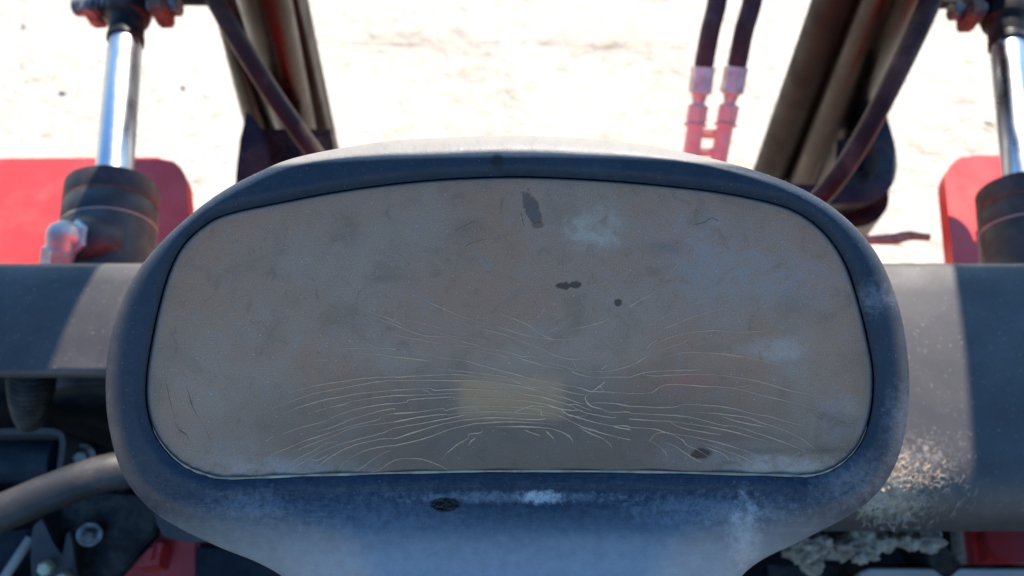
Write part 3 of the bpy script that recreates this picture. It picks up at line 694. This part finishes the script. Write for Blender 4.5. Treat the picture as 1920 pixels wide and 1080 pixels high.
bm = NB(); add_prism(bm, [at(x, y, 1.2) for x, y in ((461, 205), (487, 235), (500, 300), (505, 380), (438, 380), (443, 320), (450, 260))], MD * .05, .003); obj('plate', bm, M['blue'], br)
bm = NB(); add_prism(bm, [at(x, y, 1.24) for x, y in ((476, 240), (620, 240), (640, 380), (480, 380))], MD * .03, .003); obj('back_plate', bm, M['black'], br)
# cross member of the mast at the top left and right corners
bm = NB(); add_box(bm, at(330, -4, 1.12), Vector((.075, 0, 0)), MD * .008, Vector((0, .01, .002)), .002); cm_ = obj('cross_member', bm, M['olive'], mast)
bm = NB(); add_box(bm, at(1800, 2, 1.12), Vector((.06, 0, 0)), MD * .008, Vector((0, .01, .002)), .002); obj('cross_member', bm, M['olive'], mast)

# ------------------------------------------------------------------ pair of hydraulic hoses with fittings
def hyd(px, label):
    dx = px
    P = [at(1360 + dx * 1.12, -120, 1.0), at(1345 + dx * 1.06, 0, 1.02), at(1331 + dx * 1.02, 60, 1.03), at(1318 + dx, 132, 1.05)]
    t = thing('hydraulic_hose', P[-1], label, 'hydraulic hose', 'paired hydraulic hoses')
    sp = [Vector(q) for q in spline([tuple(p) for p in P], False, 8)]
    bm = NB(); add_tube(bm, sp, .0135, 24); obj('hose', bm, M['hose'], t)
    a = at(1319 + dx, 124, 1.05); e = at(1296 + dx * .86, 290, 1.09); ax = (e - a).normalized(); L = (e - a).length
    bm = NB(); lathe(bm, a, e, [(0, .0150), (.001, .0172), (.012, .0165), (.024, .0168), (.036, .0168), (.040, .012)], 8); obj('ferrule', bm, M['steel'], t, ang=20)
    bm = NB(); lathe(bm, a + ax * .040, e, [(0, .0115), (.010, .009), (.014, .009)], 20); obj('stem', bm, M['steel'], t)
    bm = NB(); lathe(bm, a + ax * .053, e, [(0, .012), (.002, .0155), (.024, .0155), (.026, .0135)], 6, .5); obj('hex_nut', bm, M['redfit'], t, ang=20)
    bm = NB(); lathe(bm, a + ax * .079, e, [(0, .0165), (.005, .0165), (.006, .012), (.05, .0125), (.1, .013)], 24); obj('adapter', bm, M['redfit'], t)
    return a, ax
h1 = hyd(0, 'left one of the two dark red hoses with crimped steel end and red fitting'); h2 = hyd(62, 'right one of the two dark red hoses with crimped steel end and red fitting')
bk = thing('hose_clamp', at(1325, 265, 1.09), 'small red clamp joining the two hose fittings', 'clamp')
for y0, y1 in ((240, 252), (276, 286)):
    bm = NB(); add_prism(bm, [at(x, y, 1.085) for x, y in ((1300, y0), (1352, y0 + 2), (1350, y1 + 2), (1298, y1))], MD * .012, .001); obj('clamp_bar', bm, M['redfit'], bk)

# ------------------------------------------------------------------ small lever right of the pod
lv = thing('release_lever', at(1680, 445, .95), 'short flattened steel lever lying between the pod and the right mudguard', 'lever')
pts = [(1590, 446), (1625, 442), (1672, 440), (1688, 434), (1706, 432), (1746, 438), (1746, 446), (1712, 442), (1698, 446), (1686, 453), (1668, 452), (1590, 453)]
bm = NB(); add_prism(bm, [at(x, y, .98) for x, y in pts], Vector((0, 0, -.008)), .001); obj('arm', bm, M['gasket'], lv)

# ------------------------------------------------------------------ lower left: pedal box and linkages
fl = NB(); add_box(fl, (0, .006, .50), (1.2, 0, 0), (0, .325, 0), (0, 0, .006), .002); tag(obj('cab_floor', fl, M['floor']), kind='structure')
bt = thing('bellows', at(55, 720, .80), 'ribbed black rubber bellows hanging under the left half of the crossbar', 'rubber bellows')
a, e = at(62, 650, .62), at(55, 798, .66); ax = (e - a); L = ax.length; prf = []
for k in range(60):
    t_ = k / 59; prf.append((L * t_, (.0185 - .009 * t_ ** 3) * (1 + .07 * math.sin(k * math.pi / 2 + .5)) ))
bm = NB(); lathe(bm, a, e, prf, 32); obj('bellows_tube', bm, M['black'], bt)
pb = thing('pedal_bracket', at(100, 850, .72), 'black angled bracket holding a dusty roller and a bolt, left of the pod', 'bracket')
bm = NB(); strap(bm, [(-60, 812, .72), (60, 808, .72), (108, 812, .72), (117, 830, .72), (113, 870, .72), (108, 930, .72)], 11, .07, Vector((0, .2, -1)).normalized()); obj('angle_plate', bm, M['bar'], pb)
bm = NB(); lathe(bm, at(-60, 858, .76), at(104, 862, .76), [(0, .022), (.002, .0245), (.096, .0245), (.098, .022)], 36); obj('roller', bm, M['blue'], pb)
bm = NB(); add_prism(bm, [at(x, y, .765) for x, y in ((112, 815), (160, 825), (230, 850), (240, 930), (120, 930))], Vector((0, 0, -.02)), .002); obj('back_plate', bm, M['black'], pb)
def bolt(c, n, r, par, m=None, washer=True):
    c = Vector(c); n = Vector(n).normalized()
    b0 = thing('x', c, 'x', 'x') if False else None
    bm = NB()
    if washer:
        lathe(bm, c, c + n, [(0, r * 1.7), (.0015, r * 1.7)], 28); w_ = obj('washer', bm, M['bolt'], par); bm = NB()
    lathe(bm, c + n * .0015, c + n, [(0, r), (r * .9, r), (r * 1.1, r * .8)], 6, .3); return obj('bolt', bm, m or M['bolt'], par, ang=20)
bolt(at(152, 856, .745), (.4, -.45, .8), .0075, pb)
bolt(at(168, 1002, .75), (.3, -.5, .8), .007, pb)
bm = NB(); add_prism(bm, [at(x, y, .76) for x, y in ((120, 915), (300, 930), (290, 1000), (200, 1100), (95, 1100))], Vector((0, 0, -.015)), .002); obj('side_plate', bm, M['black'], pb)
# bent control tube
P = [at(-80, 985, .545), at(0, 962, .55), at(90, 925, .56), at(170, 895, .57), at(240, 880, .58), at(330, 880, .60)]
bm = NB(); add_tube(bm, [Vector(q) for q in spline([tuple(p) for p in P], False, 8)], .0145, 32)
tag(obj('control_tube', bm, M['blackdust']), 'bent black control tube with a sunlit dusty stretch, entering from the left edge', 'tube')
# serrated latch plate with bolts
lp = thing('latch_plate', at(100, 1040, .72), 'hooked dark steel latch plate with yellowish bolts at the bottom left', 'latch plate')
bm = NB(); add_prism(bm, [at(x, y, .74) for x, y in ((56, 1010), (62, 985), (78, 972), (86, 985), (98, 1020), (118, 1046), (122, 1018), (124, 1000), (130, 996), (135, 1015), (140, 1060), (150, 1120), (62, 1120), (58, 1060))], Vector((0, .1, -1)) * .006, .001); obj('plate', bm, M['bar'], lp)
bolt(at(92, 1062, .735), (0, -.5, .85), .0075, lp, M['boltyel'], False); bolt(at(126, 1083, .735), (0, -.5, .85), .0075, lp, M['boltyel'], False)
bm = NB(); add_prism(bm, [at(x, y, .80) for x, y in ((-20, 995), (56, 990), (52, 1020), (20, 1062), (-20, 1090))], Vector((0, 0, -.02)), .002)
tag(obj('battery_cover', bm, M['blue']), 'blue-grey plastic cover corner at the lower left edge', 'cover')
bm = NB(); add_tube(bm, [at(-10, 1110, .76), at(30, 1050, .76), at(58, 1008, .77)], .005, 12)
tag(obj('edge_rod', bm, M['greypaint']), 'thin pale rod lying along the latch plate', 'rod')
# red step under the pod, left
st_ = thing('red_step', at(290, 1050, .9), 'red painted step casting under the left side of the pod', 'step')
bm = NB(); add_prism(bm, [at(x, y, .90) for x, y in ((170, 1110), (235, 1050), (290, 990), (330, 980), (372, 1000), (372, 1110))], Vector((0, 0, -.05)), .004); obj('casting', bm, M['red'], st_)
bm = NB(); add_prism(bm, [at(x, y, .87) for x, y in ((262, 1022), (300, 1015), (292, 1058), (255, 1062))], Vector((0, 0, -.04)), .006); obj('raised_lug', bm, M['red'], st_)
bm = NB(); add_prism(bm, [at(x, y, .72) for x, y in ((284, 940), (420, 960), (430, 1022), (350, 1022), (305, 1012), (290, 985))], Vector((0, .1, -.03)), .003)
tag(obj('column_cover', bm, M['bar']), 'dark curved column cover tucked behind the lower left of the pod', 'cover')
bm = NB(); add_prism(bm, [at(x, y, .88) for x, y in ((366, 1024), (460, 1024), (520, 1040), (620, 1120), (366, 1120))], Vector((0, 0, -.05)), .003)
tag(obj('pedal_box', bm, M['blue']), 'dark blue-grey pedal box beside the red step', 'box')

# ------------------------------------------------------------------ lower right
cl = NB()
for (cx, cy, w_, h_) in ((1500, 1030, 34, 34), (1535, 1020, 30, 26), (1575, 1030, 26, 30), (1620, 1030, 34, 32), (1655, 1018, 22, 22), (1700, 1012, 24, 18), (1740, 1014, 26, 20), (1520, 1058, 20, 20)):
    c0 = at(cx, cy, .70); s = .70 / FPX
    r = bmesh.ops.create_icosphere(cl, subdivisions=5, radius=1, matrix=Matrix.Translation(c0) @ Matrix.Diagonal((w_ * s, w_ * s * .8, h_ * s, 1)))
    from mathutils import noise as mn
    for vv in r['verts']:
        d = (vv.co - c0)
        f = mn.fractal(vv.co * 110, .8, 2, 5) * .45 + mn.noise(vv.co * 35) * .6
        vv.co = c0 + d * (1 + f)
tag(obj('mud_clods', cl, M['mud'], ang=80), 'pale dried mud clods caked under the right half of the crossbar', 'dried mud', kind='stuff')
bm = NB(); strap(bm, [(1690, 990, .74), (1735, 1000, .74), (1760, 1040, .75), (1790, 1075, .76)], 40, .05, Vector((0, .2, -1)).normalized())
tag(obj('harness_cover', bm, M['black']), 'black curved cable cover between the mud clods and the red casting', 'cover')
bm = NB(); add_prism(bm, [at(x, y, .80) for x, y in ((1440, 1058), (1960, 1058), (1960, 1085), (1440, 1085))], Vector((0, 0, -.02)), .001)
tag(obj('sill_strip', bm, M['black']), 'thin black strip along the bottom right edge', 'strip')
bm = NB(); add_prism(bm, [at(x, y, .76) for x, y in ((1608, 1084), (1614, 1072), (1632, 1065), (1980, 1066), (1980, 1130), (1605, 1130))], Vector((0, 0, -.02)), .002)
tag(obj('seat_rail', bm, M['greypaint']), 'pale grey rounded rail at the bottom right edge', 'rail')
bm = NB(); add_prism(bm, [at(x, y, .95) for x, y in ((1795, 985), (1826, 985), (1832, 1075), (1800, 1075))], Vector((0, 0, -.02)), .002)
tag(obj('kick_strip', bm, M['gasket']), 'narrow sandy yellow strip beside the red casting at lower right', 'strip')
rc_ = thing('red_casting', at(1880, 1030, .9), 'red painted casting with a round boss at the lower right edge', 'casting')
bm = NB(); add_prism(bm, [at(x, y, .93) for x, y in ((1824, 985), (1990, 985), (1990, 1080), (1836, 1080))], Vector((0, 0, -.04)), .004); obj('casting_plate', bm, M['red'], rc_)
bm = NB(); lathe(bm, at(1900, 1010, .90), at(1900, 1000, .80), [(-.03, .035), (0, .034), (.006, .028), (.007, .012)], 32); obj('boss', bm, M['red'], rc_)
bm = NB(); add_prism(bm, [at(x, y, .91) for x, y in ((1850, 1005), (1868, 1000), (1876, 1040), (1858, 1046))], Vector((0, 0, -.03)), .006); obj('raised_lug', bm, M['red'], rc_)

# ------------------------------------------------------------------ unseen plates added above the picture to shade the crossbar ends and mudguards
og = thing('shade_plates', (0, .76, 1.2), 'unseen black plates added above the picture to shade the crossbar ends', 'shade plates')
for x0, x1, z0, z1 in ((-.375, -.222, 1.13, 2.1), (-.53, -.23, .945, 1.12), (.50, .67, .945, 2.1)):
    bm = NB(); add_box(bm, ((x0 + x1) / 2, .98, (z0 + z1) / 2), ((x1 - x0) / 2, 0, 0), (0, 0, (z1 - z0) / 2), (0, .012, 0), .004); obj('side_plate', bm, M['black'], og)
bm = NB(); add_box(bm, (.25, .98, 2.15), (.80, 0, 0), (0, .02, 0), (0, 0, .03), .004); obj('top_bar', bm, M['black'], og)

# seat deck of the truck behind the camera
sdk = thing('seat_deck', (0, -.9, 1.0), 'black seat deck of the truck behind the footwell', 'seat deck')
bm = NB(); add_box(bm, (0, -.95, .60), (.60, 0, 0), (0, .58, 0), (0, 0, .42), .03); obj('engine_cover', bm, M['black'], sdk)
bm = NB(); add_box(bm, (0, -.75, 1.09), (.25, 0, 0), (0, .24, 0), (0, 0, .06), .03); obj('seat', bm, M['floor'], sdk)
